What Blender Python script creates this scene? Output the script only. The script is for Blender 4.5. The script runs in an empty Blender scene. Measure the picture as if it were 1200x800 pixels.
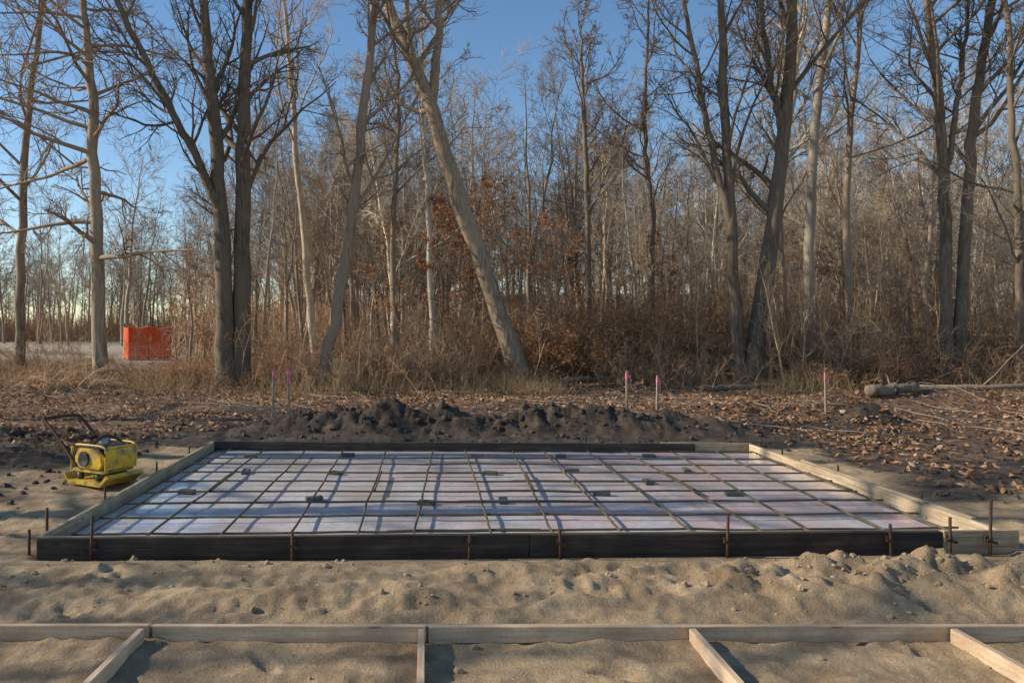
import bpy, math, numpy as np
from mathutils import Vector, Matrix, Euler
rng=np.random.default_rng(7)
sc=bpy.context.scene
COL=sc.collection
H=1.72

# ---------------- noise ----------------
def vnoise(x,y,seed=0):
    ix=np.floor(x); iy=np.floor(y); fx=x-ix; fy=y-iy
    def h(a,b):
        s=np.sin(a*127.1+b*311.7+seed*74.7)*43758.5453
        return s-np.floor(s)
    ux=fx*fx*(3-2*fx); uy=fy*fy*(3-2*fy)
    a=h(ix,iy); b=h(ix+1,iy); c=h(ix,iy+1); d=h(ix+1,iy+1)
    return (a*(1-ux)+b*ux)*(1-uy)+(c*(1-ux)+d*ux)*uy
def fbm(x,y,o=4,seed=0):
    r=0;a=1.;t=0
    for i in range(o):
        r=r+a*(vnoise(x*2**i+13.7*i,y*2**i-7.1*i,seed+i)*2-1); t+=a; a*=.5
    return r/t
def sstep(a,b,x):
    t=np.clip((x-a)/(b-a),0,1); return t*t*(3-2*t)

FL=(-2.92,5.62); FR=(4.57,5.84); BR=(4.56,10.28); BL=(-2.98,10.52)
def bump2(x,y,cx,cy,rx,ry,a): return a*np.exp(-(((x-cx)/rx)**2+((y-cy)/ry)**2))
rt=np.random.default_rng(31)
TR=[]
for q in range(200):   # footprints / scrapes in the sand
    TR.append((rt.uniform(-5,7),rt.uniform(2.2,5.45),rt.uniform(0,3.14),rt.uniform(.09,.17),rt.uniform(.04,.07),rt.uniform(.006,.022)))
def height(x,y):
    x=np.asarray(x,float); y=np.asarray(y,float)
    near=1-sstep(14,18,y)
    near=near*(1-sstep(8,12,np.abs(x-1)))
    z=0.02*fbm(x*.8,y*.8,3,1)
    rough=sstep(-.35,.4,fbm(x*1.1,y*1.3,2,5))
    z=z+near*(0.024*fbm(x*3.2,y*3.6,5,2)+0.03*rough*(.5-np.abs(fbm(x*3.7,y*4.1,4,3)))+(.008+.014*rough)*fbm(x*11,y*12,4,8))
    strip=sstep(4.25,4.7,y)*(1-sstep(5.35,5.6,y))
    z=z+strip*(0.035+0.055*fbm(x*2.3,y*3.2,5,9)+.024*(.5-np.abs(fbm(x*5,y*6,3,19))))
    heap=bump2(x,y,3.9,5.0,1.3,.42,.17)+bump2(x,y,2.3,4.9,.9,.3,.08)+bump2(x,y,5.4,5.0,.9,.6,.11)
    z=z+heap*(.6+1.3*fbm(x*4.5,y*5.5,5,12))
    if x.size>1:
        msk=(y<5.6)&(y>1.9)&(np.abs(x-1)<6.5)
        xs_=x[msk]; ys_=y[msk]; dz=np.zeros(xs_.shape)
        for (a,b,t,l,w,d) in TR:
            u=(xs_-a)*math.cos(t)+(ys_-b)*math.sin(t); v=-(xs_-a)*math.sin(t)+(ys_-b)*math.cos(t)
            q=(u/l)**2+(v/w)**2
            dz+=d*(-np.exp(-q*q)+.5*np.exp(-((q-1.9)/.8)**2))
        for yc in (4.62,5.02):
            cen=yc+.12*np.sin(xs_*.7)
            win=sstep(-4.5,-3.5,xs_)*(1-sstep(1.4,2.4,xs_))
            dz+=win*np.exp(-((ys_-cen)/.09)**4)*(-.018+.010*(np.sin(xs_*46)>0))
        z=z.copy(); z[msk]+=dz
    m=bump2(x,y,-1.0,12.3,1.2,.55,.52)+bump2(x,y,.5,12.2,1.2,.5,.32)+bump2(x,y,2.0,12.4,.95,.5,.42)+bump2(x,y,-2.3,12.4,.8,.5,.25)
    m=m+bump2(x,y,3.5,12.2,1.1,.5,.34)+bump2(x,y,5.0,12.3,.8,.4,.2)+bump2(x,y,8.2,13.6,.6,.4,.36)+bump2(x,y,-5.3,9.4,.9,.8,.22)+bump2(x,y,-6.5,11.5,1.4,.9,.22)
    m=m+bump2(x,y,6.8,15.5,2.4,.6,.2)+bump2(x,y,12,17.8,3,.7,.35)+bump2(x,y,-10,19,2.5,1.2,.5)+bump2(x,y,0,17.5,5,1.0,.12)
    z=z+m*(.85+.6*fbm(x*1.7,y*2.2,3,21)+.28*fbm(x*7,y*8,3,23))
    far=sstep(14,22,y)
    z=z+far*.10*fbm(x*.3,y*.3,3,30)
    b=x/np.maximum(y,1)
    z=z+sstep(100,230,y)*(12+3*fbm(x*.008,y*.008,3,33))*sstep(-.30,-.14,b)
    ins=sstep(-3.05,-2.93,x)*(1-sstep(4.58,4.7,x))*sstep(5.5,5.62,y)*(1-sstep(10.45,10.6,y))
    z=z*(1-ins)+ins*-0.03
    edge=sstep(-3.5,-3.1,x)*(1-sstep(4.7,5.2,x))*sstep(5.2,5.5,y)*(1-sstep(10.6,11,y))
    z=np.where(ins<.5,z*(1-edge*.6),z)
    return z

# ---------------- mesh helper ----------------
def make_mesh(name,V,quads=None,tris=None,mat=None,smooth=True,attr=None):
    V=np.asarray(V,np.float32).reshape(-1,3)
    me=bpy.data.meshes.new(name)
    q=np.zeros((0,4),np.int32) if quads is None else np.asarray(quads,np.int32).reshape(-1,4)
    t=np.zeros((0,3),np.int32) if tris is None else np.asarray(tris,np.int32).reshape(-1,3)
    me.vertices.add(len(V)); me.vertices.foreach_set('co',V.ravel())
    loops=np.concatenate([q.ravel(),t.ravel()])
    me.loops.add(len(loops)); me.loops.foreach_set('vertex_index',loops)
    st=np.concatenate([np.arange(len(q))*4,len(q)*4+np.arange(len(t))*3]).astype(np.int32)
    me.polygons.add(len(st)); me.polygons.foreach_set('loop_start',st)
    me.update(calc_edges=True)
    me.polygons.foreach_set('use_smooth',np.full(len(st),smooth))
    if attr:
        for k,v in attr.items():
            a=me.attributes.new(k,'FLOAT','POINT'); a.data.foreach_set('value',np.asarray(v,np.float32).ravel())
    me.validate()
    if mat: me.materials.append(mat)
    return me
def add_obj(name,me,parent=None,loc=(0,0,0),rot=(0,0,0),scale=(1,1,1)):
    o=bpy.data.objects.new(name,me); COL.objects.link(o)
    o.location=loc; o.rotation_euler=rot; o.scale=scale
    if parent: o.parent=parent
    return o
def empty(name,loc=(0,0,0),rot=(0,0,0)):
    o=bpy.data.objects.new(name,None); COL.objects.link(o); o.location=loc; o.rotation_euler=rot; o.empty_display_size=.2
    return o

# ---------------- materials ----------------
class N:
    def __init__(s,name):
        s.m=bpy.data.materials.new(name); s.m.use_nodes=True; s.t=s.m.node_tree
        s.b=s.t.nodes['Principled BSDF']; s.o=s.t.nodes['Material Output']
    def n(s,ty,**k):
        x=s.t.nodes.new(ty)
        for a,v in k.items():
            if a in x.bl_rna.properties: setattr(x,a,v)
            else: x.inputs[a].default_value=v
        return x
    def l(s,a,b): s.t.links.new(a,b)
    def coord(s,kind='Object',scale=(1,1,1)):
        c=s.n('ShaderNodeTexCoord'); m=s.n('ShaderNodeMapping'); m.inputs['Scale'].default_value=scale
        s.l(c.outputs[kind],m.inputs['Vector']); return m.outputs[0]
    def noise(s,vec,scale,detail=6,rough=.6):
        x=s.n('ShaderNodeTexNoise'); x.inputs['Scale'].default_value=scale; x.inputs['Detail'].default_value=detail; x.inputs['Roughness'].default_value=rough
        if vec is not None: s.l(vec,x.inputs['Vector'])
        return x.outputs['Fac']
    def ramp(s,fac,stops):
        r=s.n('ShaderNodeValToRGB'); e=r.color_ramp.elements
        while len(e)<len(stops): e.new(.5)
        for i,(p,c) in enumerate(stops):
            e[i].position=p; e[i].color=(*c,1) if len(c)==3 else c
        s.l(fac,r.inputs[0]); return r.outputs[0]
    def mix(s,f,a,b,mode='MIX'):
        x=s.n('ShaderNodeMix',data_type='RGBA',blend_type=mode)
        for sock,v in ((0,f),(6,a),(7,b)):
            if hasattr(v,'is_output'): s.l(v,x.inputs[sock])
            elif sock==0: x.inputs[0].default_value=v
            else: x.inputs[sock].default_value=(*v,1)
        return x.outputs[2]
    def bump(s,h,strength=.5,dist=.02,prev=None):
        x=s.n('ShaderNodeBump'); x.inputs['Strength'].default_value=strength; x.inputs['Distance'].default_value=dist
        s.l(h,x.inputs['Height'])
        if prev is not None: s.l(prev,x.inputs['Normal'])
        s.l(x.outputs[0],s.b.inputs['Normal']); return x.outputs[0]
    def attr(s,name):
        a=s.n('ShaderNodeAttribute'); a.attribute_name=name; return a.outputs['Fac']
    def col(s,c):
        if hasattr(c,'is_output'): s.l(c,s.b.inputs['Base Color'])
        else: s.b.inputs['Base Color'].default_value=(*c,1)
    def r(s,v,met=0):
        s.b.inputs['Roughness'].default_value=v; s.b.inputs['Metallic'].default_value=met
        return s

def bark_mat(name,c0,c1,c2,alt=None):
    n=N(name); v=n.coord('Object',(9,9,1.6)); f=n.noise(v,1.6,5,.7)
    v2=n.coord('Object',(1,1,.5)); g=n.noise(v2,.8,3)
    oi=n.n('ShaderNodeObjectInfo')
    c=n.ramp(f,[(.3,c0),(.52,c1),(.7,c2)])
    c=n.mix(n.ramp(g,[(.4,(0,0,0)),(.65,(1,1,1))]),c,tuple(x*1.25 for x in c1))
    if alt:
        m=n.n('ShaderNodeMath',operation='FRACT'); m1=n.n('ShaderNodeMath',operation='MULTIPLY'); m1.inputs[1].default_value=7.3
        n.l(oi.outputs['Random'],m1.inputs[0]); n.l(m1.outputs[0],m.inputs[0]); c=n.mix(m.outputs[0],c,alt)
    hsv=n.n('ShaderNodeHueSaturation'); mr=n.n('ShaderNodeMapRange'); mr.inputs[3].default_value=.65; mr.inputs[4].default_value=1.4
    n.l(oi.outputs['Random'],mr.inputs[0]); n.l(mr.outputs[0],hsv.inputs['Value']); n.l(c,hsv.inputs['Color'])
    n.col(hsv.outputs[0]); n.r(.9); n.bump(f,.7,.02); return n.m
M_BARK=bark_mat('bark',(.065,.047,.032),(.22,.163,.11),(.41,.315,.22))
M_BARKL=bark_mat('pale_bark',(.25,.195,.14),(.48,.40,.305),(.66,.57,.45))
M_BARKF=bark_mat('far_bark',(.16,.115,.08),(.38,.29,.20),(.54,.43,.31),(.18,.13,.092))  # lighter than near bark: aerial haze is put into the colour
M_BRUSH=bark_mat('brush_bark',(.18,.11,.06),(.45,.30,.17),(.62,.45,.26),(.26,.135,.07))

def leaf_mat(name,stops,trans=.25):
    n=N(name); a=n.attr('rnd'); c=n.ramp(a,stops); n.col(c); n.r(.75)
    tr=n.n('ShaderNodeBsdfTranslucent'); n.l(c,tr.inputs[0]); ms=n.n('ShaderNodeMixShader'); ms.inputs[0].default_value=trans
    n.l(n.b.outputs[0],ms.inputs[1]); n.l(tr.outputs[0],ms.inputs[2]); n.l(ms.outputs[0],n.o.inputs[0]); return n.m
M_LITTER=leaf_mat('leaf_litter',[(0,(.09,.046,.024)),(.35,(.25,.12,.055)),(.65,(.42,.205,.09)),(.88,(.54,.32,.16)),(1,(.62,.46,.29))],.12)
M_OLEAF=leaf_mat('orange_leaf',[(0,(.28,.115,.045)),(.5,(.54,.24,.09)),(1,(.66,.37,.17))],.4)
M_BLEAF=leaf_mat('brown_leaf',[(0,(.19,.08,.037)),(.5,(.40,.18,.08)),(1,(.54,.29,.145))],.35)
M_GRASS=leaf_mat('dry_grass',[(0,(.26,.16,.07)),(.5,(.48,.32,.155)),(1,(.62,.47,.25))],.3)

def ground_mat():
    n=N('ground_soil'); v=n.coord('Object')
    mid=n.noise(v,5,8,.65); fine=n.noise(v,60,6,.7); bg=n.noise(v,1.7,7,.65)
    sand=n.ramp(mid,[(.3,(.30,.20,.108)),(.5,(.50,.35,.195)),(.72,(.67,.49,.285))])
    sand=n.mix(n.ramp(bg,[(.46,(0,0,0)),(.60,(.75,.75,.75))]),sand,(.265,.178,.10))
    sand=n.mix(n.ramp(fine,[(.35,(.45,.45,.45)),(.65,(0,0,0))]),sand,(.16,.108,.06))
    dark=n.ramp(mid,[(.3,(.020,.014,.010)),(.52,(.070,.047,.031)),(.75,(.155,.108,.07))])
    vo=n.n('ShaderNodeTexVoronoi'); vo.inputs['Scale'].default_value=13; n.l(v,vo.inputs['Vector'])
    sep=n.n('ShaderNodeSeparateColor'); n.l(vo.outputs['Color'],sep.inputs[0])
    lit=n.ramp(sep.outputs[0],[(0,(.06,.034,.02)),(.4,(.175,.09,.046)),(.75,(.31,.165,.08)),(1,(.42,.26,.14))])
    lit=n.mix(n.ramp(fine,[(.4,(.5,.5,.5)),(.6,(0,0,0))]),lit,(.06,.038,.024))
    s=n.attr('soil'); li=n.attr('litter'); fi=n.attr('field'); hl=n.attr('hill')
    def sharpen(a,src):
        m=n.n('ShaderNodeMath',operation='ADD'); m2=n.n('ShaderNodeMath',operation='MULTIPLY_ADD'); m2.inputs[1].default_value=.7; m2.inputs[2].default_value=-.35
        n.l(src,m2.inputs[0]); n.l(a,m.inputs[0]); n.l(m2.outputs[0],m.inputs[1])
        return n.ramp(m.outputs[0],[(.38,(0,0,0)),(.62,(1,1,1))])
    c=n.mix(sharpen(s,mid),sand,dark); c=n.mix(sharpen(li,mid),c,lit)
    c=n.mix(fi,c,(.44,.37,.27))
    hc=n.ramp(n.noise(v,.12,8,.7),[(.35,(.13,.10,.076)),(.6,(.24,.185,.14))]); c=n.mix(hl,c,hc)
    n.col(c); n.r(.95)
    b=n.bump(mid,.6,.05); n.bump(fine,.8,.018,b); return n.m
M_GROUND=ground_mat()

def wood_mat(name,a,b,c,wet=.0):
    n=N(name); v=n.coord('Object',(1.2,22,22)); f=n.noise(v,1.5,7,.6)
    v2=n.coord('Object',(2,3,3)); g=n.noise(v2,1.6,5)
    oi=n.n('ShaderNodeObjectInfo')
    col=n.ramp(f,[(.32,a),(.5,b),(.68,c)])
    col=n.mix(n.ramp(g,[(.42,(0,0,0)),(.66,(.75,.75,.75))]),col,a)
    fin=n.noise(n.coord('Object'),90,3); col=n.mix(n.ramp(fin,[(.3,(.4,.4,.4)),(.5,(0,0,0))]),col,tuple(x*.6 for x in a))
    vo=n.n('ShaderNodeTexVoronoi'); vo.inputs['Scale'].default_value=2.2; n.l(n.coord('Object',(1,5,5)),vo.inputs['Vector'])
    col=n.mix(n.ramp(vo.outputs['Distance'],[(.06,(.8,.8,.8)),(.11,(0,0,0))]),col,tuple(x*.45 for x in a))
    hsv=n.n('ShaderNodeHueSaturation'); mr=n.n('ShaderNodeMapRange'); mr.inputs[3].default_value=.8; mr.inputs[4].default_value=1.15
    n.l(oi.outputs['Random'],mr.inputs[0]); n.l(mr.outputs[0],hsv.inputs['Value']); n.l(col,hsv.inputs['Color'])
    n.col(hsv.outputs[0]); n.r(.8); n.bump(f,.35,.006); return n.m
M_PINE=wood_mat('weathered_pine',(.45,.30,.185),(.68,.49,.315),(.8,.61,.42))
M_FORM=wood_mat('form_lumber',(.28,.205,.125),(.50,.38,.235),(.66,.53,.36))
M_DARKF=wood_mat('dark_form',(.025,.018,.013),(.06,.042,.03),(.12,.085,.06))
M_STAKE=wood_mat('stake_wood',(.3,.2,.12),(.45,.32,.2),(.55,.42,.28))
def simple(name,c,r=.6,met=0,var=.35,scale=12,bump=.2,dirt=0):
    n=N(name); f=n.noise(n.coord('Object'),scale,6); cc=n.ramp(f,[(.3,tuple(x*(1-var) for x in c)),(.6,c),(.8,tuple(min(1,x*(1+var*.5)) for x in c))])
    if dirt: cc=n.mix(n.ramp(n.noise(n.coord('Object'),7,8,.7),[(.5-dirt*.1,(0,0,0)),(.62,(.9,.9,.9))]),cc,(.2,.155,.105))
    n.col(cc); n.r(r,met); n.bump(f,bump,.004); return n.m
M_RUST=simple('rusty_steel',(.11,.06,.038),.75,.5)
M_REBAR=simple('rebar',(.15,.115,.058),.55,.25,.5,6)
M_YEL=simple('yellow_enamel',(.74,.47,.04),.45,0,.3,9,.2,.3)
M_BLK=simple('black_rubber',(.025,.024,.022),.55,0,.3,12,.2,.2)
M_STEEL=simple('worn_steel',(.3,.29,.27),.4,.8)
M_GREYP=simple('grey_plastic',(.42,.42,.40),.5)
M_BRICK=simple('grey_paver',(.13,.125,.12),.9,0,.4,30,.6)
M_PINK=simple('pink_ribbon',(.95,.22,.33),.6,0,.15)
n=N('orange_netting'); n.col((.98,.22,.06)); n.r(.5); tr=n.n('ShaderNodeBsdfTranslucent'); tr.inputs[0].default_value=(.98,.26,.08,1); ms=n.n('ShaderNodeMixShader'); ms.inputs[0].default_value=.45
n.l(n.b.outputs[0],ms.inputs[1]); n.l(tr.outputs[0],ms.inputs[2]); n.l(ms.outputs[0],n.o.inputs[0]); M_NET=n.m

def membrane_mat():
    n=N('vapour_barrier'); v=n.coord('Object')
    f=n.noise(v,1.3,6,.65); g=n.noise(v,22,5,.7)
    c=n.ramp(f,[(.3,(.44,.43,.44)),(.5,(.62,.605,.61)),(.72,(.76,.74,.74))])
    sx=n.n('ShaderNodeSeparateXYZ'); n.l(v,sx.inputs[0])
    mr=n.n('ShaderNodeMapRange'); mr.inputs[1].default_value=-3.5; mr.inputs[2].default_value=3.5; n.l(sx.outputs[0],mr.inputs[0])
    vs=n.coord('Object',(1,.5,1)); st=n.noise(vs,2.2,6,.65)
    m=n.n('ShaderNodeMath',operation='MULTIPLY'); n.l(mr.outputs[0],m.inputs[0]); n.l(n.ramp(st,[(.40,(0,0,0)),(.58,(.9,.9,.9))]),m.inputs[1])
    c=n.mix(m.outputs[0],c,(.64,.43,.43))
    dm=n.ramp(g,[(.3,(.55,.55,.55)),(.5,(0,0,0))]); c=n.mix(dm,c,(.30,.28,.25))
    ed=n.noise(v,.9,7,.65); edr=n.ramp(ed,[(.53,(0,0,0)),(.67,(.75,.75,.75))]); c=n.mix(edr,c,(.38,.315,.225))
    n.col(c); rr=n.n('ShaderNodeMapRange'); rr.inputs[3].default_value=.13; rr.inputs[4].default_value=.42; n.l(edr,rr.inputs[0]); n.l(rr.outputs[0],n.b.inputs['Roughness'])
    n.b.inputs['Specular IOR Level'].default_value=.9
    n.bump(n.noise(v,5,5),.25,.005); return n.m
M_MEM=membrane_mat()

# ---------------- ground ----------------
def axis(lo,hi,step,outlo,outhi,g):
    a=list(np.arange(lo,hi,step)); s=step; x=a[-1]
    while x<outhi: s*=g; x+=s; a.append(x)
    s=step; x=a[0]; b=[]
    while x>outlo: s*=g; x-=s; b.append(x)
    return np.array(b[::-1]+a)
xs=axis(-5.2,6.8,.026,-900,900,1.055); ys=axis(3.0,6.2,.022,-60,12.8,1.010)
ys=ys[ys<12.8]; ex=[];s=.07;x=ys[-1]
while x<1500: s*=1.045; x+=s; ex.append(x)
ys=np.concatenate([ys,ex]); ys=ys[(ys>2)|(np.arange(len(ys))%6==0)]
X,Y=np.meshgrid(xs,ys); Z=height(X,Y)
nx=len(xs); ny=len(ys)
i=np.arange(nx*ny).reshape(ny,nx)
Q=np.stack([i[:-1,:-1],i[:-1,1:],i[1:,1:],i[1:,:-1]],-1).reshape(-1,4)
wob=fbm(X*.6,Y*.6,3,44)
soil=sstep(10.4,11.0,Y+wob*.6)
left=(1-sstep(-4.9,-3.5,X+wob*.8))*sstep(6.2,7.6,Y+wob)
right=sstep(4.9,6.2,X+wob*.8)*sstep(6.8,8.2,Y+wob)
soil=np.clip(np.maximum(soil,np.maximum(left,right*.85)),0,1)
patch=sstep(-.35,.05,fbm(X*.45,Y*.8,4,77))
lit=sstep(13,15.5,Y+wob*2)*(.4+.6*np.maximum(patch,sstep(18,22,Y)))
lit=np.maximum(lit,right*sstep(8,10.5,Y+wob)*.55); lit=np.maximum(lit,left*sstep(11,12.5,Y)*.65)
piles=np.clip(bump2(X,Y,-.9,12.3,2.2,.9,1.2)+bump2(X,Y,2.6,12.3,2.4,.8,1.2)+bump2(X,Y,8.2,13.6,.8,.6,1),0,1)
lit=lit*(1-piles)
B=X/np.maximum(Y,1)
field=sstep(36,50,Y)*(1-sstep(-.40,-.28,B))*.85
hill=sstep(60,110,Y)*(1-field)
gm=make_mesh('ground',np.stack([X,Y,Z],-1),Q,mat=M_GROUND,attr={'soil':soil,'litter':lit,'field':field,'hill':hill})
add_obj('ground',gm)

# ---------------- tubes / trees ----------------
def norm(v): return v/np.maximum(np.linalg.norm(v,axis=-1,keepdims=True),1e-9)
class Geo:
    def __init__(s): s.V=[];s.Q=[];s.A=[];s.n=0
    def tubes(s,P,R,k,rnd=None):
        M,n,_=P.shape
        T=norm(np.gradient(P,axis=1)); D=norm(P[:,-1]-P[:,0])
        ref=np.where(np.abs(D[:,2:3])>.75,np.array([[1.,0,0]]),np.array([[0,0,1.]]))[:,None,:]
        U=norm(np.cross(T,np.broadcast_to(ref,T.shape))); W=np.cross(T,U)
        a=np.arange(k)*2*math.pi/k
        ring=P[:,:,None,:]+R[:,:,None,None]*(np.cos(a)[None,None,:,None]*U[:,:,None,:]+np.sin(a)[None,None,:,None]*W[:,:,None,:])
        idx=s.n+np.arange(M*n*k).reshape(M,n,k)
        a0=idx[:,:-1,:]; a1=idx[:,1:,:]
        q=np.stack([a0,np.roll(a0,-1,2),np.roll(a1,-1,2),a1],-1).reshape(-1,4)
        s.V.append(ring.reshape(-1,3)); s.Q.append(q); s.n+=M*n*k
        s.A.append(np.zeros(M*n*k) if rnd is None else np.repeat(rnd,n*k))
    def quads(s,C,rnd):
        M=len(C); s.V.append(C.reshape(-1,3)); s.Q.append(s.n+np.arange(M*4).reshape(M,4)); s.n+=M*4; s.A.append(np.repeat(rnd,4))
    def mesh(s,name,mat,smooth=True):
        return make_mesh(name,np.concatenate(s.V),np.concatenate(s.Q),mat=mat,smooth=smooth,attr={'rnd':np.concatenate(s.A)})
def grow(r,P,R,c,t0,t1,ang,asd,lr,npts,wander,up,rr,rmin,short=.55,absmax=99):
    M,n,_=P.shape
    plen=np.linalg.norm(np.diff(P,axis=1),axis=2).sum(1)
    t=(t0+(t1-t0)*((np.arange(c)[None]+r.random((M,c)))/c))
    f=t*(n-1); i0=np.minimum(f.astype(int),n-2); fr=(f-i0)[...,None]
    m=np.arange(M)[:,None]
    st=P[m,i0]*(1-fr)+P[m,i0+1]*fr; r0=R[m,i0]*(1-fr[...,0])+R[m,i0+1]*fr[...,0]
    T=norm(P[m,i0+1]-P[m,i0])
    rv=r.normal(size=T.shape); perp=norm(rv-(rv*T).sum(-1,keepdims=True)*T)
    a=np.radians(r.normal(ang,asd,(M,c)))[...,None]
    d=np.cos(a)*T+np.sin(a)*perp
    L=np.minimum(plen[:,None]*lr*(1-short*(t-t0)/(max(t1-t0,1e-3)))*r.uniform(.6,1.3,(M,c)),absmax)
    st=st.reshape(-1,3); d=d.reshape(-1,3); L=L.reshape(-1); r0=r0.reshape(-1)
    out=np.zeros((len(st),npts,3)); out[:,0]=st; step=(L/(npts-1))[:,None]
    for k in range(1,npts):
        d=norm(d+wander*r.normal(size=d.shape)+np.array([0,0,up]))
        out[:,k]=out[:,k-1]+d*step
    rs=np.maximum(np.minimum(r0*rr,r0*.9),rmin)
    tt=np.linspace(0,1,npts)[None]
    RR=rs[:,None]*(1-tt)+np.minimum(rmin,rs)[:,None]*tt*.8
    return out,RR
def resample(cp,n,r,jit=.05):
    cp=np.array(cp,float); k=len(cp); t=np.linspace(0,k-1,n)
    pp=np.vstack([2*cp[0]-cp[1],cp,2*cp[-1]-cp[-2]]); o=[]
    for x in t:
        j=min(int(x),k-2); u=x-j; p0,p1,p2,p3=pp[j],pp[j+1],pp[j+2],pp[j+3]
        o.append(.5*((2*p1)+(-p0+p2)*u+(2*p0-5*p1+4*p2-p3)*u*u+(-p0+3*p1-3*p2+p3)*u**3))
    o=np.array(o); o[1:]+=r.normal(size=(n-1,3))*jit*np.array([1,1,.2]); return o
def hero(name,stems,mat,seed,l1=15,t0=.28,ang=48,lr=.37,up=.10,c2=8,c3=6,c4=4,rmin=.0075):
    r=np.random.default_rng(seed); g=Geo()
    n=26; P=[];R=[]
    for cp,ra,rb in stems:
        cp=[list(c) for c in cp]
        if cp[0][2]<.05: cp[0][2]=-.15
        p=resample(cp,n,r,.025); t=np.linspace(0,1,n); rad=(ra*(1-t)**.8+rb*t)*1.1
        if cp[0][2]<0: rad=rad*(1+.45*np.exp(-t*28))
        rad=rad*(1+r.normal(size=n)*.03)
        P.append(p);R.append(rad)
    P=np.array(P);R=np.array(R); g.tubes(P,R,10)
    a=grow(r,P,R,l1,t0,.98,ang,14,lr,8,.14,up,.45,.018,.5); g.tubes(*a,6)
    b=grow(r,*a,c2,.15,.97,45,14,.42,5,.16,up*.8,.55,.011,.45); g.tubes(*b,4)
    c=grow(r,*b,c3,.12,.97,42,14,.46,4,.18,.06,.6,rmin,.4); g.tubes(*c,3)
    d=grow(r,*c,c4,.1,.97,40,14,.55,2,.1,.05,.7,rmin*.8,.3); g.tubes(*d,3)
    me=g.mesh(name,mat); return add_obj(name,me)

T=hero
T('bare_tree',[([(-9.57,22,0),(-9.7,22,5.2),(-9.9,22.1,9.0),(-10.1,22,11.6),(-10.3,22,15.5)],.19,.03)],M_BARK,1,l1=30,t0=.16,ang=78,lr=.35,up=-.02)
T('bare_tree',[([(-6.1,23,0),(-6.2,23,4.05),(-6.45,23,8.0),(-6.7,23,10.7),(-7.1,23,15)],.26,.07),
  ([(-5.73,23.2,0),(-5.62,23.2,5.4),(-5.6,23.2,8.6),(-5.5,23.3,12),(-5.4,23.4,15.5)],.26,.07),
  ([(-6.25,23,5.3),(-7.0,22.6,7.2),(-8.0,22.3,9.2),(-9.2,22,11.9),(-9.6,22,14)],.13,.04)],M_BARK,2,l1=12,t0=.25)
T('bare_tree',[([(-3.18,23,0),(-2.65,23,2.5),(-2.1,23,5.9),(-1.72,23,9.4),(-1.46,23,12),(-1.2,23,15)],.18,.06)],M_BARK,3,t0=.3,l1=13,lr=.3)
T('leaning_tree',[([(3.43,25,0),(2.3,25,3.15),(1.2,25,6.3),(.23,25,9.45),(-.6,25,11.4),(-1.35,25,13.2),(-2.1,25,15.8)],.30,.09),
  ([(.30,25,9.2),(.5,25,11.2),(.66,25,13.5),(.9,25,16)],.17,.04),([(-.2,25,10.4),(-.5,24.8,12),(-.45,24.8,14),(-.3,24.8,16)],.12,.03)],M_BARK,4,t0=.42,l1=9)
T('bare_tree',[([(10.3,24,0),(10.1,24,4.15),(9.85,24,8.3),(9.7,24,12.5),(9.4,24,15.2)],.17,.06),
  ([(10.65,24,0),(11.25,24,4.15),(11.75,24,8.3),(12.0,24,12.5),(11.9,24,15.3)],.26,.07),
  ([(11.75,24,8.0),(11.4,24,9.4),(11.1,24,11.4),(10.8,24,14.5)],.12,.03),
  ([(9.98,24,5.3),(9.5,24,7.2),(9.0,24,9.7),(8.45,24,12.6),(8.2,24,14.5)],.11,.03)],M_BARK,5,t0=.30,l1=11,ang=42)
T('pale_barked_tree',[([(13.5,26,0),(13.65,26,5.9),(13.95,26,10.4),(14.3,26,13.4),(14.7,26,16.5)],.18,.05)],M_BARKL,6,t0=.4,l1=13,lr=.3,ang=40)
T('pale_barked_tree',[([(12.2,26.5,0),(12.5,26.5,5),(12.9,26.5,8),(13.4,26.5,11),(13.9,26.5,15)],.18,.05)],M_BARKL,16,t0=.45,l1=12,lr=.28)
T('bare_tree',[([(17.05,24,0),(16.95,24,5.5),(16.8,24,8.9),(16.4,24,12.5),(16,24,15)],.18,.06),
  ([(17.35,24,0),(17.65,24,5.5),(17.95,24,9.1),(18.5,24,12.5),(19,24,15)],.18,.06),
  ([(17.0,24,6.9),(17.3,24,8.8),(17.6,24,10.8),(17.8,24,14)],.09,.03)],M_BARK,7,t0=.3,l1=12)
T('bare_tree',[([(17.8,22,0),(17.75,22,4),(17.5,22,9),(17.3,22,13)],.13,.03)],M_BARK,8,l1=12)
T('bare_tree',[([(6.75,30,0),(6.7,30,6.5),(6.5,30,11.7),(6.4,30,14.3)],.13,.02)],M_BARKF,9,t0=.3,ang=42,l1=18,lr=.24)
T('bare_tree',[([(15.7,27,0),(15.5,27,7),(15.9,27,12),(16.2,27,16)],.13,.03)],M_BARK,10,t0=.35,l1=12)
T('bare_tree',[([(-4,28,0),(-4.7,28,7.8),(-5.1,28,12.6),(-5.4,28,16)],.13,.03)],M_BARKF,11,t0=.35,l1=13)
T('bare_tree',[([(-1.0,27.5,0),(-1.1,27.5,5),(-.9,27.5,10),(-1.2,27.5,14)],.12,.03)],M_BARKF,18,t0=.35,l1=13,lr=.26)
T('bare_tree',[([(-14.2,26,0),(-14.0,26,7.4),(-13.4,26,13),(-12.8,26,16)],.15,.03)],M_BARK,12,t0=.2,l1=18,ang=65)
T('bare_tree',[([(.4,27,0),(.2,27,6),(-.0,27,10),(0,27,15)],.11,.02)],M_BARKL,13,t0=.35,l1=12,lr=.24)
T('bare_tree',[([(14.9,30,0),(14.5,30,6),(14.7,30,11),(14.4,30,16)],.13,.03)],M_BARKF,19,t0=.3,l1=16,lr=.26)
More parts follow.
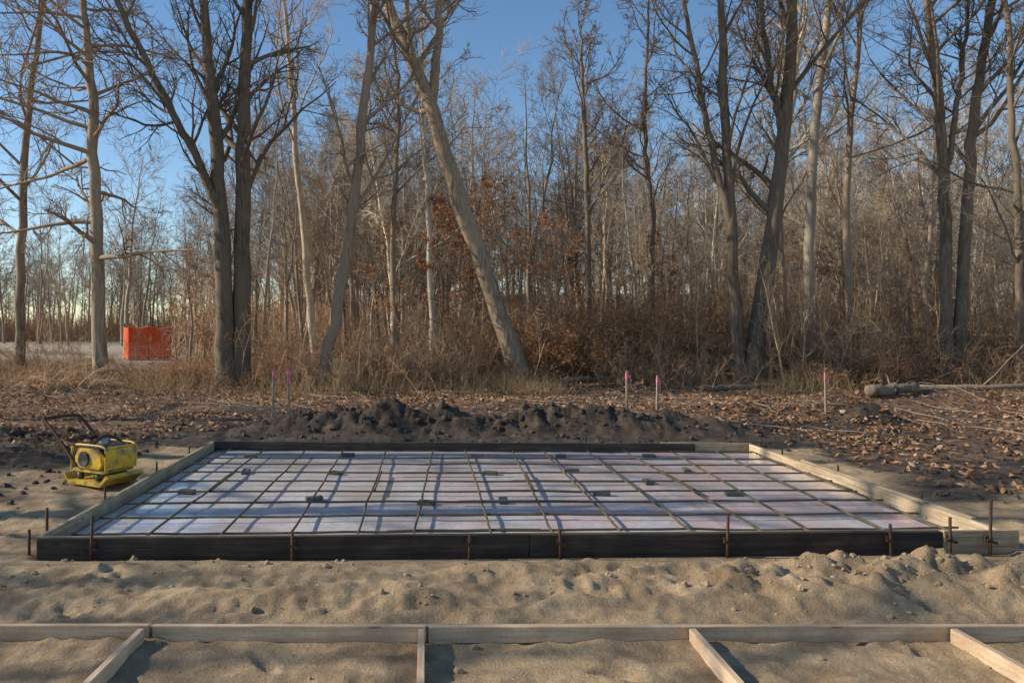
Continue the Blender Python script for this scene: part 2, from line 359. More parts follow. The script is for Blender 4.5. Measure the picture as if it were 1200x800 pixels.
T('bare_tree',[([(8.9,29,0),(9.0,29,6),(8.7,29,10),(8.9,29,15)],.12,.03)],M_BARKF,20,t0=.35,l1=14,lr=.24)
T('bare_tree',[([(-12.6,14.5,0),(-12.9,14.5,4),(-12.6,14.5,8),(-12.7,14.5,12)],.17,.03)],M_BARK,14,t0=.25,l1=16,ang=72,lr=.42,up=0,c3=5)
for k,(x,y,hh_,ra) in enumerate([(-15,7.2,14,.2),(-20,10.5,16,.24),(-17,3.6,14,.2)]):  # unseen trees added out of frame on the left to shade the foreground
    T('bare_tree',[([(x,y,0),(x+.3,y,hh_*.35),(x-.1,y+.3,hh_*.7),(x+.2,y,hh_)],ra,.03)],M_BARK,50+k,t0=.14,l1=13,ang=60,lr=.34,c2=6,c3=5,c4=3)

# forest prototypes
def proto(s,mat,deep):
    r=np.random.default_rng(100+s); g=Geo(); hgt=r.uniform(14,17)
    stems=[]; k=1 if s%3 else 2
    for j in range(k):
        dx,dy=r.normal(size=2)*.6*(1+j)
        stems.append(resample([(j*.25,0,-.3),(dx*.3+j*.3,dy*.3,hgt*.33),(dx*.8,dy,hgt*.66),(dx*1.6,dy*1.4,hgt)],12,r,.07))
    P=np.array(stems); t=np.linspace(0,1,12); ra=r.uniform(.08,.21); R=np.repeat((ra*(1-t)**.9+.02)[None],k,0)
    g.tubes(P,R,7 if deep else 5)
    a=grow(r,P,R,15 if k==1 else 9,.30,.98,r.uniform(38,56),12,r.uniform(.28,.38),6 if deep else 4,.14,.09,.42,.014,.45); g.tubes(*a,4)
    b=grow(r,*a,8,.15,.97,43,13,.42,4 if deep else 3,.16,.08,.55,.011 if deep else .014,.4); g.tubes(*b,3)
    c=grow(r,*b,6,.12,.97,40,14,.5,3 if deep else 2,.16,.06,.6,.0085 if deep else .013,.4); g.tubes(*c,3)
    if deep:
        d=grow(r,*c,3,.1,.97,38,14,.6,2,.1,.05,.7,.007,.3); g.tubes(*d,3)
    return g.mesh('forest_tree_mesh',mat)
protos=[proto(s,M_BARKF if s not in(4,6) else M_BARKL,True) for s in range(8)]
protosF=[proto(s+20,M_BARKF,False) for s in range(6)]
forest=empty('background_forest')
def place(n,d0,d1,w0,w1,parent,meshes,name,sfun,cond,tilt=.03):
    k=0
    while k<n:
        d=math.sqrt(rng.uniform(d0*d0,d1*d1)); b=rng.uniform(w0,w1); x=b*d; y=d
        if not cond(x,y,b): 
            k+=.34; continue
        z=float(height(x,y)); s=sfun(d,b) if callable(sfun) else rng.uniform(*sfun)
        add_obj(name,meshes[rng.integers(len(meshes))],parent,(x,y,z-.02),(rng.normal()*tilt,rng.normal()*tilt,rng.uniform(0,6.28)),(s,s,s*rng.uniform(.92,1.08)))
        k+=1
gate=lambda b: -.415<b<-.335
def cond_tree(x,y,b):
    if gate(b) and y<46: return False
    if .0<b<.26 and y<46: return rng.random()<.3
    if b<-.30 and 34<y<85: return rng.random()<.08
    if b<-.30: return rng.random()<.6
    if b<-.2: return rng.random()<.5
    return True
def sf(d,b):
    top=(.25+.10*max(0,b-.3)+.06*(b<-.0))*d
    return min(rng.uniform(.5,1.05)*(top+1.7)/15.5,1.15)
place(100,28,46,-.45,.9,forest,protos,'forest_tree',sf,cond_tree,.06)
place(205,46,90,-.5,.9,forest,protosF+protos[:2],'forest_tree',lambda d,b:rng.uniform(.72,1.05)*min(1.1,.285*d/15+.15),cond_tree,.04)
place(170,90,160,-.6,.9,forest,protosF,'forest_tree',(.9,1.3),cond_tree)
place(70,100,150,-.62,-.22,forest,protosF,'forest_tree',(.6,1.1),lambda x,y,b:True)

# undergrowth
ug=empty('dry_undergrowth')
brush=[];sap=[]
for s in range(6):
    r=np.random.default_rng(200+s); g=Geo(); m=22
    base=np.stack([r.normal(size=m)*.9,r.normal(size=m)*.9,np.full(m,-.1)],-1); hh=r.uniform(.5,1,m)*r.uniform(1.0,2.6)
    d=norm(np.stack([r.normal(size=m)*.35,r.normal(size=m)*.35,np.ones(m)],-1))
    P=np.zeros((m,6,3)); P[:,0]=base
    for k in range(1,6):
        d=norm(d+r.normal(size=d.shape)*.13+np.array([0,0,-.03])); P[:,k]=P[:,k-1]+d*(hh/5)[:,None]
    R=np.linspace(.012,.005,6)[None].repeat(m,0); g.tubes(P,R,3)
    a=grow(r,P,R,7,.2,.97,45,16,.36,4,.2,.0,.7,.0055,.5); g.tubes(*a,3)
    b=grow(r,*a,4,.15,.97,42,16,.5,2,.2,.0,.8,.005,.4); g.tubes(*b,3)
    brush.append(g.mesh('brush_mesh',M_BRUSH))
for s in range(6):
    r=np.random.default_rng(300+s); g=Geo(); m=7
    base=np.stack([r.normal(size=m)*1.2,r.normal(size=m)*1.2,np.full(m,-.1)],-1); hh=r.uniform(1.6,6.5,m)
    d=norm(np.stack([r.normal(size=m)*.12,r.normal(size=m)*.12,np.ones(m)],-1))
    P=np.stack([base+d*hh[:,None]*t+r.normal(size=(m,3))*.08*t for t in np.linspace(0,1,8)],1)
    R=np.linspace(.030,.007,8)[None].repeat(m,0)*r.uniform(.5,1.3,(m,1)); g.tubes(P,R,5)
    a=grow(r,P,R,12,.2,.97,38,13,.22,4,.14,.08,.5,.006,.5); g.tubes(*a,3)
    b=grow(r,*a,6,.15,.97,38,14,.45,2,.1,.05,.7,.005,.4); g.tubes(*b,3)
    sap.append(g.mesh('sapling_mesh',M_BRUSH if s%3 else M_BARKF))
# coarse thicket clump for the depth of the wood
thick=[]
for s in range(4):
    r=np.random.default_rng(350+s); g=Geo(); m=70
    base=np.stack([r.normal(size=m)*2.2,r.normal(size=m)*1.6,np.full(m,-.1)],-1); hh=r.uniform(1.5,4.2,m)
    d=norm(np.stack([r.normal(size=m)*.22,r.normal(size=m)*.22,np.ones(m)],-1))
    P=np.stack([base+d*hh[:,None]*t+r.normal(size=(m,3))*.1*t for t in np.linspace(0,1,5)],1)
    R=np.linspace(.030,.014,5)[None].repeat(m,0); g.tubes(P,R,3)
    a=grow(r,P,R,9,.15,.97,42,15,.35,3,.16,.03,.7,.013,.4); g.tubes(*a,3)
    thick.append(g.mesh('thicket_mesh',M_BRUSH))
def cond_u(x,y,b):
    if gate(b) and y<46: return False
    if b<-.30 and y>24: return rng.random()<.05
    if b<-.22 and y>24: return rng.random()<.5
    if 3.6<x<6.2 and y<26: return False
    return fbm(np.array(x*.22),np.array(y*.22),2,55)>-.35
bsc=lambda d,b: rng.uniform(.5,1.2)
place(220,21.5,34,-.65,.95,ug,brush,'brush',bsc,cond_u,.12)
place(170,34,70,-.65,.95,ug,brush,'brush',(1.0,1.9),cond_u,.1)
place(75,25,34,.0,.75,ug,brush,'brush',(1.0,1.8),cond_u,.1)
place(140,23,60,-.65,.95,ug,sap,'sapling',(.6,1.15),lambda x,y,b:cond_u(x,y,b) and not(.08<b<.27 and y<30),.09)
place(90,23,36,.3,.95,ug,sap,'sapling',(.5,1.0),cond_u,.09)
place(150,45,110,-.27,.9,ug,thick,'thicket',(.8,1.5),lambda x,y,b:True,.05)
place(40,110,150,-.6,-.2,ug,thick,'thicket',(1.0,1.6),lambda x,y,b:True,.05)

def leafmesh(r,C,size,mat,flat=True,zlift=.01):
    m=len(C); nrm=r.normal(size=(m,3)); 
    if flat: nrm=nrm*.45+np.array([0,0,1.])
    nrm=norm(nrm); rv=r.normal(size=(m,3)); u=norm(np.cross(nrm,rv)); v=np.cross(nrm,u)
    s=(size*r.uniform(.6,1.5,m))[:,None]; c=C+nrm*0
    cc=np.stack([c-u*s+nrm*s*.35,c-v*s*.6,c+u*s+nrm*s*.35*r.uniform(-.5,1.5,(m,1)),c+v*s*.6],1)
    if flat: cc[...,2]+=zlift+s*.25
    g=Geo(); g.quads(cc,r.random(m)); return g.mesh('leaves',mat,False)
def bush(name,x,y,w,h,seed,m=120,leaves=0,mat=M_BRUSH,lm=M_OLEAF):
    r=np.random.default_rng(seed); e=empty(name,(x,y,float(height(x,y)))); g=Geo()
    base=np.stack([r.normal(size=m)*w*.25,r.normal(size=m)*w*.2,np.full(m,-.05)],-1)
    d=norm(np.stack([r.normal(size=m)*.5*w/h,r.normal(size=m)*.4*w/h,np.ones(m)],-1)); hh=r.uniform(.4,1,m)*h
    n=7; P=np.zeros((m,n,3)); P[:,0]=base
    for k in range(1,n):
        d=norm(d+r.normal(size=d.shape)*.18+np.array([0,0,-.05*k])); P[:,k]=P[:,k-1]+d*(hh/(n-1))[:,None]
    R=np.linspace(.014,.005,n)[None].repeat(m,0); g.tubes(P,R,3)
    a=grow(r,P,R,8,.2,.97,45,16,.4,4,.25,-.03,.7,.005,.4); g.tubes(*a,3)
    b=grow(r,*a,4,.15,.97,45,16,.5,3,.25,0,.8,.004,.4); g.tubes(*b,3)
    add_obj('stems',g.mesh('stems',mat),e)
    if leaves:
        pts=b[0].reshape(-1,3); pts=pts[r.integers(len(pts),size=leaves)]; add_obj('leaves',leafmesh(r,pts,.05,lm,False),e)
    return e
bush('bush',7.4,27,3.4,4.4,41,170,2200,lm=M_BLEAF)
bush('bush',9.0,26,2.4,3.2,42,110,1200,lm=M_BLEAF)
bush('bush',6.0,28,2.6,3.6,71,110,1800,lm=M_BLEAF)
bush('bush',13.8,22.5,2.5,2.0,43,80,300,lm=M_BLEAF)
bush('bush',-9.8,19.2,3.0,.9,44,90)
bush('bush',-12.5,20,3.0,1.0,45,90)
bush('bush',1.6,27,2.4,2.6,72,90,1500,lm=M_BLEAF)
bush('bush',-2.0,26.5,2.4,2.2,73,90,700,lm=M_BLEAF)
bush('bush',15.5,25,2.6,3.0,74,100,1000,lm=M_BLEAF)
bush('bush',11.5,28,3.0,4.0,75,120,1000,lm=M_BLEAF)
bush('beech_shrub',5.0,25.5,2.2,2.8,46,80,4200)
bush('beech_shrub',3.9,28,2.0,2.6,49,60,1600)
bush('beech_shrub',-7.6,24,1.8,1.5,47,50,500)
bush('bush',11.3,21.5,1.6,1.2,48,60,350)
def beech(x,y,h,seed,nl):
    r=np.random.default_rng(seed); e=empty('young_beech_tree',(x,y,float(height(x,y)))); g=Geo()
    P=np.array([resample([(0,0,-.1),(.1,0,h*.4),(-.1,.1,h*.75),(.1,0,h)],10,r,.03)]); R=np.linspace(.06,.012,10)[None]
    g.tubes(P,R,6); a=grow(r,P,R,22,.25,.97,68,10,.3,6,.1,.02,.4,.008,.5); g.tubes(*a,4)
    b=grow(r,*a,7,.15,.97,45,12,.45,4,.14,.02,.6,.005,.4); g.tubes(*b,3)
    c=grow(r,*b,4,.1,.97,40,12,.5,3,.14,.0,.7,.004,.4); g.tubes(*c,3)
    add_obj('stem',g.mesh('stem',M_BARKF),e); pts=c[0].reshape(-1,3); add_obj('leaves',leafmesh(r,pts[r.integers(len(pts),size=nl)],.05,M_OLEAF,False),e)
beech(.6,26.5,6.6,61,2600); beech(2.3,29,7.5,62,2000); beech(-1.0,28,6,63,600); beech(9.5,29,5.5,64,700); beech(-8.5,27,4.5,65,400); beech(6.5,33,6,66,1300); beech(16,30,5,67,700); beech(4.6,31,6.5,68,1300)

# dry grass
gr=[]
for s in range(4):
    r=np.random.default_rng(400+s); g=Geo(); m=110
    base=np.stack([r.normal(size=m)*.5,r.normal(size=m)*.5,np.full(m,-.02)],-1); hh=r.uniform(.12,.7,m)[:,None]
    d=np.stack([r.normal(size=m)*.4,r.normal(size=m)*.4,np.ones(m)],-1); bend=r.normal(size=(m,3))*.25*np.array([1,1,.3])
    P=np.stack([base+d*hh*t+bend*hh*t*t for t in (0,.5,1.)],1); R=np.array([.005,.004,.001])[None].repeat(m,0)
    g.tubes(P,R,3,r.random(m)); gr.append(g.mesh('grass_tuft_mesh',M_GRASS))
gg=empty('dry_grass')
place(260,19.5,32,-.65,.9,gg,gr,'grass_tuft',(.5,1.2),lambda x,y,b:(not(3.6<x<6.2 and y<25)) and fbm(np.array(x*.4),np.array(y*.4),2,56)>-.1 ,.1)
place(130,22,60,-.7,-.25,gg,gr,'grass_tuft',(.4,.9),lambda x,y,b:not gate(b),.1)
for q in range(16):
    x=rng.uniform(-8,-4.7); y=rng.uniform(8.5,13); s=rng.uniform(.15,.35); add_obj('grass_tuft',gr[q%4],gg,(x,y,float(height(x,y))),(0,0,q),(s,s,s))

# leaf litter
r=np.random.default_rng(500)
def scat(n,x0,x1,y0,y1,p):
    x=r.uniform(x0,x1,n); y=r.uniform(y0,y1,n); k=r.random(n)<p(x,y); x=x[k];y=y[k]; return np.stack([x,y,height(x,y)],-1)
pA=lambda x,y: sstep(12.3,14.5,y+fbm(x*.6,y*.6,3,44)*2)*(.2+.8*sstep(-.35,.1,fbm(x*.45,y*.8,4,77))*sstep(-.5,.2,fbm(x*1.3,y*1.3,3,70)))*(1-np.clip(bump2(x,y,-.9,12.3,2.2,.9,1.2)+bump2(x,y,2.6,12.3,2.4,.8,1.2),0,.93))
C=scat(115000,-16,22,11,32,pA)
pB=lambda x,y: sstep(5.0,7,x)*sstep(6.5,9,y)*(.12+.5*sstep(-.1,.4,fbm(x*1.1,y*1.1,3,71)))
C2=scat(16000,5,14,6.3,13,pB)
pC=lambda x,y:(1-sstep(-4.6,-3.6,x))*sstep(10,11.5,y)*(.15+.7*sstep(0,.4,fbm(x*1.1,y*1.1,3,72)))
C3=scat(9000,-10,-3.2,8.5,13,pC)
add_obj('fallen_leaves',leafmesh(r,np.concatenate([C,C2,C3]),.042,M_LITTER))

# soil clods
import bmesh
bm=bmesh.new(); bmesh.ops.create_icosphere(bm,subdivisions=2,radius=1); IV=np.array([v.co[:] for v in bm.verts]); IF=np.array([[v.index for v in f.verts] for f in bm.faces]); bm.free()
def clods(name,C,s0,s1,mat,seed):
    r=np.random.default_rng(seed); m=len(C); s=s0*(s1/s0)**(r.random(m)**2.6)
    V=IV[None]*(1+.28*r.normal(size=(m,len(IV),1)).clip(-1.5,1.5)*.6)*s[:,None,None]*r.uniform(.6,1.3,(m,1,3))
    V=V+C[:,None,:]
    F=(IF[None]+(np.arange(m)*len(IV))[:,None,None]).reshape(-1,3)
    return add_obj(name,make_mesh(name,V,None,F,mat,False))
def mat_clod(name,a,b):
    n=N(name); f=n.noise(n.coord('Object'),9,6); n.col(n.ramp(f,[(.35,a),(.65,b)])); n.r(.95); n.bump(n.noise(n.coord('Object'),70,4),.6,.01); return n.m
M_CS=mat_clod('sand_clod',(.26,.18,.10),(.47,.335,.19)); M_CD=mat_clod('dark_clod',(.028,.020,.014),(.11,.078,.052))
r=np.random.default_rng(600)
c=scat(9000,-5,7,2.8,5.6,lambda x,y:np.clip(.05+.9*(bump2(x,y,3.9,5,1.8,.5,1)+.35*sstep(.1,.4,fbm(x*1.5,y*2,2,80))*sstep(4.3,4.7,y)),0,1))
clods('sand_clods',c,.003,.028,M_CS,1)
c=np.concatenate([scat(9200,-7.5,9,10.9,13.6,lambda x,y:.12+.6*np.clip(bump2(x,y,-.75,12.3,1.9,.8,1)+bump2(x,y,2.6,12.3,2.2,.8,1),0,1)),
  scat(1800,-8,-3.5,6.8,12,lambda x,y:(1-sstep(-4.4,-3.7,x))*.5),scat(4200,5,12,7,16,lambda x,y:sstep(5,6.2,x)*.6)])
clods('soil_clods',c,.006,.06,M_CD,2)

# fallen sticks
r=np.random.default_rng(700); g=Geo(); m=620
x=r.uniform(-13,19,m); y=11.5+13*r.random(m)**.8; keep=(y>12.6)|(np.abs(x)>5.5); x=x[keep];y=y[keep];m=len(x)
ang=r.uniform(0,math.pi,m); L=.25+1.6*r.random(m)**2.2; t=np.linspace(-.5,.5,5)
P=np.stack([np.stack([x+np.cos(ang)*L*k+r.normal(size=m)*.05,y+np.sin(ang)*L*k+r.normal(size=m)*.05],-1) for k in t],1)
Zp=height(P[...,0],P[...,1])+.02+r.random((m,1))*.08*np.linspace(0,1,5)[None]
g.tubes(np.concatenate([P,Zp[...,None]],-1),np.linspace(1,.5,5)[None]*r.uniform(.005,.015,(m,1)),5)
add_obj('fallen_branches',g.mesh('fallen_branches',M_BARKF))
def log(name,a,b,rad,mat,seed):
    r=np.random.default_rng(seed); g=Geo(); n=14
    P=np.array([[a[i]+(b[i]-a[i])*t for i in range(3)] for t in np.linspace(0,1,n)]); P+=r.normal(size=P.shape)*rad*.25
    R=rad*(1-np.linspace(0,.35,n))*(1+r.normal(size=n)*.07); R[0]*=.02; P[0]=P[1]+.02*(P[0]-P[1]); R[-1]*=.02; P[-1]=P[-2]+.02*(P[-1]-P[-2])
    g.tubes(P[None],R[None],12); q=grow(r,P[None],R[None],6,.3,.95,50,10,.35,5,.15,.05,.35,.01); g.tubes(*q,4)
    add_obj(name,g.mesh(name,mat))
log('fallen_log',(10.4,17.3,.3),(11.9,17.7,.4),.15,M_BARK,1)
log('fallen_log',(12.2,19,.25),(17.5,18.2,.4),.08,M_BARKF,2)
log('fallen_log',(7.4,16,.15),(9.0,15.2,.2),.05,M_BARK,3)
log('fallen_log',(4.3,24,.12),(6.2,24.6,.2),.10,M_BARKF,4)
log('fallen_log',(7.5,20.5,.12),(10.4,21.2,.2),.09,M_BARK,5)

# ---------------- boards ----------------
def box_me(name,l,w,h,mat,bev=.003):
    bm=bmesh.new(); bmesh.ops.create_cube(bm,size=1); bmesh.ops.scale(bm,vec=(l,w,h),verts=bm.verts)
    if bev: bmesh.ops.bevel(bm,geom=bm.edges[:],offset=bev,segments=2,affect='EDGES')
    me=bpy.data.meshes.new(name); bm.to_mesh(me); bm.free(); me.materials.append(mat); return me
def board(name,a,b,w,h,mat,parent,z=None,bev=.003):
    a=Vector(a);b=Vector(b); d=b-a
    me=box_me(name,d.length,w,h,mat,bev); o=add_obj(name,me,parent,(a+b)/2); o.rotation_euler=d.to_track_quat('X','Z').to_euler(); return o
form=empty('concrete_form')
zt=.15; hh=.19; zc=zt-hh/2
def v3(p,z=zc): return (p[0],p[1],z)
def lerp(a,b,t): return (a[0]+(b[0]-a[0])*t,a[1]+(b[1]-a[1])*t)
k=lerp(FL,FR,.935)
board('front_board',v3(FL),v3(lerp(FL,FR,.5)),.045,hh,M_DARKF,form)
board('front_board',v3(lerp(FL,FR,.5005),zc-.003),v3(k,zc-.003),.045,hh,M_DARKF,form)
board('front_top_strip',v3((FL[0],FL[1]+.032),zt-.012),v3((k[0],k[1]+.032),zt-.012),.018,.028,M_FORM,form)
board('front_end_board',v3((k[0]+.004,k[1]-.012),zc+.006),v3((FR[0]+.12,FR[1]-.010),zc+.006),.038,hh,M_FORM,form)
board('left_board',v3((FL[0]-.01,FL[1]+.03),zc+.004),v3(BL,zc+.004),.04,hh,M_FORM,form)
board('left_outer_board',v3((FL[0]-.052,FL[1]+.5),zc-.03),v3((BL[0]-.045,BL[1]-.7),zc-.03),.038,hh-.03,M_FORM,form)
board('right_board',v3((FR[0],FR[1]+.02),zc+.002),v3(BR,zc+.002),.04,hh,M_FORM,form)
board('right_outer_board',v3((FR[0]+.045,FR[1]+.35),zc+.012),v3((BR[0]+.05,BR[1]-1.3),zc+.012),.04,hh,M_FORM,form)
kb=lerp(BL,BR,.90)
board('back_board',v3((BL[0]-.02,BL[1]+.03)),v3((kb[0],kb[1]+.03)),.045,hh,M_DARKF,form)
board('back_end_board',v3((lerp(BL,BR,.84)[0],lerp(BL,BR,.84)[1]+.075),zc+.01),v3((BR[0]+.03,BR[1]+.045),zc+.01),.038,hh,M_FORM,form)
def cyl_me(name,r,h,mat,seg=16,r2=None,bev=0):
    bm=bmesh.new(); bmesh.ops.create_cone(bm,cap_ends=True,segments=seg,radius1=r,radius2=r if r2 is None else r2,depth=h)
    if bev: bmesh.ops.bevel(bm,geom=[e for e in bm.edges if all(abs(abs(v.co.z)-h/2)<1e-5 for v in e.verts)],offset=bev,segments=2,affect='EDGES')
    me=bpy.data.meshes.new(name); bm.to_mesh(me); bm.free(); me.materials.append(mat)
    for p in me.polygons: p.use_smooth=len(p.vertices)==4 and abs(p.normal.z)<.9
    return me
def pin(x,y,z0,z1,tilt=0,clamp=True):
    e=empty('form_pin',(x,y,0),(0,tilt,0))
    add_obj('rod',cyl_me('rod',.0115,z1-z0,M_RUST,10,bev=.002),e,(0,0,(z0+z1)/2))
    if clamp:
        add_obj('bracket',box_me('bracket',.05,.03,.05,M_RUST,.004),e,(0.0,.018,.1)); add_obj('wedge',box_me('wedge',.085,.012,.02,M_RUST,.002),e,(.01,-.012,.085),(0,.3,0))
def frontY(x): return FL[1]+(x-FL[0])*(FR[1]-FL[1])/(FR[0]-FL[0])-.052
for x,z1,t in [(-2.50,.33,.03),(-.99,.19,0),(.36,.17,.02),(1.06,.2,-.02),(2.36,.30,.02),(3.65,.22,-.03),(4.12,.27,0)]:
    pin(x,frontY(x),-.15,z1,t)
pin(4.42,frontY(4.42)-.025,-.2,.42,.02); pin(-3.02,5.95,-.1,.3,0,False); pin(-3.02,5.68,-.1,.2,0,False)
for y in (7.2,8.6,9.8): pin(-3.09,y,-.1,.2,0,False)
for y in (7.0,8.4,9.7): pin(4.72,y,-.1,.2,0,False)
for x in (-1.8,.2,2.3): pin(x,10.6-.03*(x+3)+.02,-.1,.24,.02,False)

# membrane
mx=np.arange(-2.9,4.56,.04); my=np.arange(5.64,10.5,.04); MX,MY=np.meshgrid(mx,my)
MZ=.030+.005*fbm(MX*1.7,MY*1.2,4,90)+.004*(.5-np.abs(fbm(MX*2.4,MY*1.2,2,91)))+.004*np.exp(-((((MX+2.9)%1.22)-.6)/.02)**2)
ii=np.arange(MX.size).reshape(MX.shape); Q=np.stack([ii[:-1,:-1],ii[:-1,1:],ii[1:,1:],ii[1:,:-1]],-1)
yb=BL[1]+(MX-BL[0])*(BR[1]-BL[1])/(BR[0]-BL[0])-.03; yf=FL[1]+(MX-FL[0])*(FR[1]-FL[1])/(FR[0]-FL[0])+.04
MY2=yf+(MY-MY.min())/(MY.max()-MY.min())*(yb-yf)
add_obj('vapour_barrier',make_mesh('vapour_barrier',np.stack([MX,MY2,MZ],-1),Q,mat=M_MEM))

# rebar
r=np.random.default_rng(800); g=Geo(); n=12; RB=.0105
for q in range(14):
    x=-2.68+q*.54+r.normal()*.03; yy=np.linspace(frontY(x)+.14,10.2-(x+3)*.03,n); dx=r.normal()*.05
    P=np.stack([x+dx*np.linspace(-1,1,n)+r.normal(size=n)*.006,yy,.102+r.normal(size=n)*.003],-1); g.tubes(P[None],np.full((1,n),RB),8)
    if q%3==1: 
        P2=P[5:8].copy(); P2[:,0]+=.024; P2=np.stack([P2[0]+(P2[-1]-P2[0])*u for u in np.linspace(-.3,1,6)]); g.tubes(P2[None],np.full((1,6),RB),8)
for q in range(9):
    y=6.0+q*.52+r.normal()*.02; xx=np.linspace(-2.84,4.48,24)
    P=np.stack([xx,y+.02*np.sin(xx*1.3+q)+(xx+3)*(.028-.0064*q)+r.normal(size=24)*.005,.081+r.normal(size=24)*.003],-1); g.tubes(P[None],np.full((1,24),RB),8)
    j=8+q%5; P2=P[j:j+5].copy(); P2[:,1]+=.024; g.tubes(P2[None],np.full((1,5),RB),8)
add_obj('rebar_grid',g.mesh('rebar_grid',M_REBAR))
for (x,y) in [(-2.45,7.7),(-1.08,7.38),(-1.03,8.72),(-1.0,10.0),(.04,7.2),(.8,7.3),(.8,8.72),(.74,9.9),(1.84,7.6),(1.79,8.88),(1.83,9.9),(3.2,7.6),(3.17,8.88),(3.03,9.9),(-2.1,8.8),(-2.3,9.9),(2.5,8.2)]:
    me=box_me('paver_block',.17,.085,.045,M_BRICK,.006); add_obj('paver_block',me,None,(x,y,.052),(0,0,r.choice([0,1.57,.3,-.2])+r.normal()*.1))

# near frame
fr=empty('wooden_frame')
zt2=.085; zc2=zt2-.045
board('rail_board',(-5.2,4.10,zc2+.004),(-1.52,4.12,zc2+.004),.038,.089,M_PINE,fr)
board('rail_board',(-1.5,4.125,zc2),(0.02,4.115,zc2),.038,.089,M_PINE,fr)
board('rail_board',(0.035,4.105,zc2+.003),(3.6,4.12,zc2),.038,.089,M_PINE,fr)
board('rail_board',(3.61,4.115,zc2),(7.0,4.16,zc2),.038,.089,M_PINE,fr)
board('back_rail_board',(-2.6,4.155,zc2-.012),(1.2,4.16,zc2-.012),.034,.085,M_PINE,fr)
for a,b in [(-4.6,-4.75),(-3.07,-3.2),(-1.55,-1.65),(-.005,-.02),(1.49,1.47),(2.93,2.97),(4.45,4.5)]:
    board('cross_board',(a,4.08,zc2-.001),(b,.9,zc2-.001),.038,.089,M_PINE,fr)
board('rail_board',(-5.2,.86,zc2),(6.5,.86,zc2),.038,.089,M_PINE,fr)

# survey stakes
for x,y,zt3,t in [(-2.95,14.6,.98,.02),(-2.66,14.8,1.0,-.03),(3.68,13.3,1.0,0),(4.63,14.6,.85,.02),(8.13,14.9,.83,-.02)]:
    z=float(height(x,y)); e=empty('survey_stake',(x,y,z),(0,t,.3))
    add_obj('stake',box_me('stake',.045,.026,zt3+.2,M_STAKE,.002),e,(0,0,(zt3-.2)/2))
    add_obj('ribbon_wrap',box_me('ribbon_wrap',.054,.035,.10,M_PINK,.004),e,(0,0,zt3-.1))
    rr=np.random.default_rng(int(x*100)%97); n=7; zz=np.linspace(0,-.28,n); off=np.cumsum(rr.normal(size=n)*.012)
    V=[]; 
    for q in range(n): V+= [(.03+off[q],-.02-.004*q,zt3-.08+zz[q]),(.058+off[q],-.03+.003*q,zt3-.08+zz[q])]
    F=[(2*q,2*q+1,2*q+3,2*q+2) for q in range(n-1)]
    add_obj('ribbon_tail',make_mesh('ribbon_tail',V,F,mat=M_PINK),e)

# ---------------- plate compactor ----------------
cx,cy=-3.58,8.30
pc=empty('plate_compactor',(cx,cy,float(height(cx,cy))+.02),(0,0,math.radians(-28)))
def prof(name,pts,w,mat,bev=.006):
    bm=bmesh.new(); vs=[bm.verts.new((p[0],-w/2,p[1])) for p in pts]; f=bm.faces.new(vs)
    e=bmesh.ops.extrude_face_region(bm,geom=[f]); bmesh.ops.translate(bm,vec=(0,w,0),verts=[v for v in e['geom'] if isinstance(v,bmesh.types.BMVert)])
    bmesh.ops.recalc_face_normals(bm,faces=bm.faces)
    if bev: bmesh.ops.bevel(bm,geom=bm.edges[:],offset=bev,segments=2,affect='EDGES')
    me=bpy.data.meshes.new(name); bm.to_mesh(me); bm.free(); me.materials.append(mat); return me
def tube(name,pts,rad,mat,parent,n=None):
    rr=np.random.default_rng(0); P=resample(pts,n or len(pts)*6,rr,0); g=Geo(); g.tubes(P[None],np.full((1,len(P)),rad),10); return add_obj(name,g.mesh(name,mat),parent)
add_obj('base_plate',prof('base_plate',[(-.36,.10),(-.29,.0),(.24,0),(.35,.10),(.365,.09),(.38,.11),(.33,.14),(.24,.05),(-.28,.05),(-.34,.12)],.48,M_YEL),pc)
add_obj('exciter_housing',cyl_me('exciter_housing',.07,.34,M_BLK,20,bev=.01),pc,(.12,0,.115),(math.pi/2,0,0))
for sx in(-.17,.12):
    for sy in(-.16,.16): add_obj('rubber_mount',cyl_me('rubber_mount',.035,.08,M_BLK,14,bev=.006),pc,(sx,sy,.095))
add_obj('deck',prof('deck',[(-.27,.135),(.24,.135),(.27,.16),(.24,.175),(-.27,.175)],.4,M_YEL),pc)
add_obj('belt_guard',prof('belt_guard',[(-.18,.18),(.2,.18),(.25,.24),(.22,.34),(.08,.40),(-.14,.4),(-.2,.3)],.06,M_YEL,.010),pc,(0,-.19,0))
add_obj('belt_guard_disc',cyl_me('belt_guard_disc',.085,.03,M_BLK,22,bev=.006),pc,(-.03,-.228,.29),(math.pi/2,0,0))
add_obj('engine_block',box_me('engine_block',.24,.22,.2,M_BLK,.02),pc,(-.06,.0,.28))
for q in range(6): add_obj('cooling_fin',box_me('cooling_fin',.13,.18,.008,M_STEEL,.002),pc,(.12,.02,.22+q*.022))
add_obj('fuel_tank',box_me('fuel_tank',.2,.16,.09,M_BLK,.03),pc,(-.06,.04,.425))
add_obj('fuel_cap',cyl_me('fuel_cap',.028,.03,M_STEEL,16,bev=.005),pc,(-.04,.04,.48))
add_obj('recoil_cover',cyl_me('recoil_cover',.09,.05,M_BLK,22,bev=.012),pc,(-.06,.13,.3),(math.pi/2,0,0))
add_obj('muffler',cyl_me('muffler',.045,.15,M_STEEL,18,bev=.012),pc,(.14,.04,.41),(math.pi/2,0,0))
add_obj('air_filter',cyl_me('air_filter',.055,.08,M_GREYP,18,bev=.01),pc,(.05,-.03,.45))
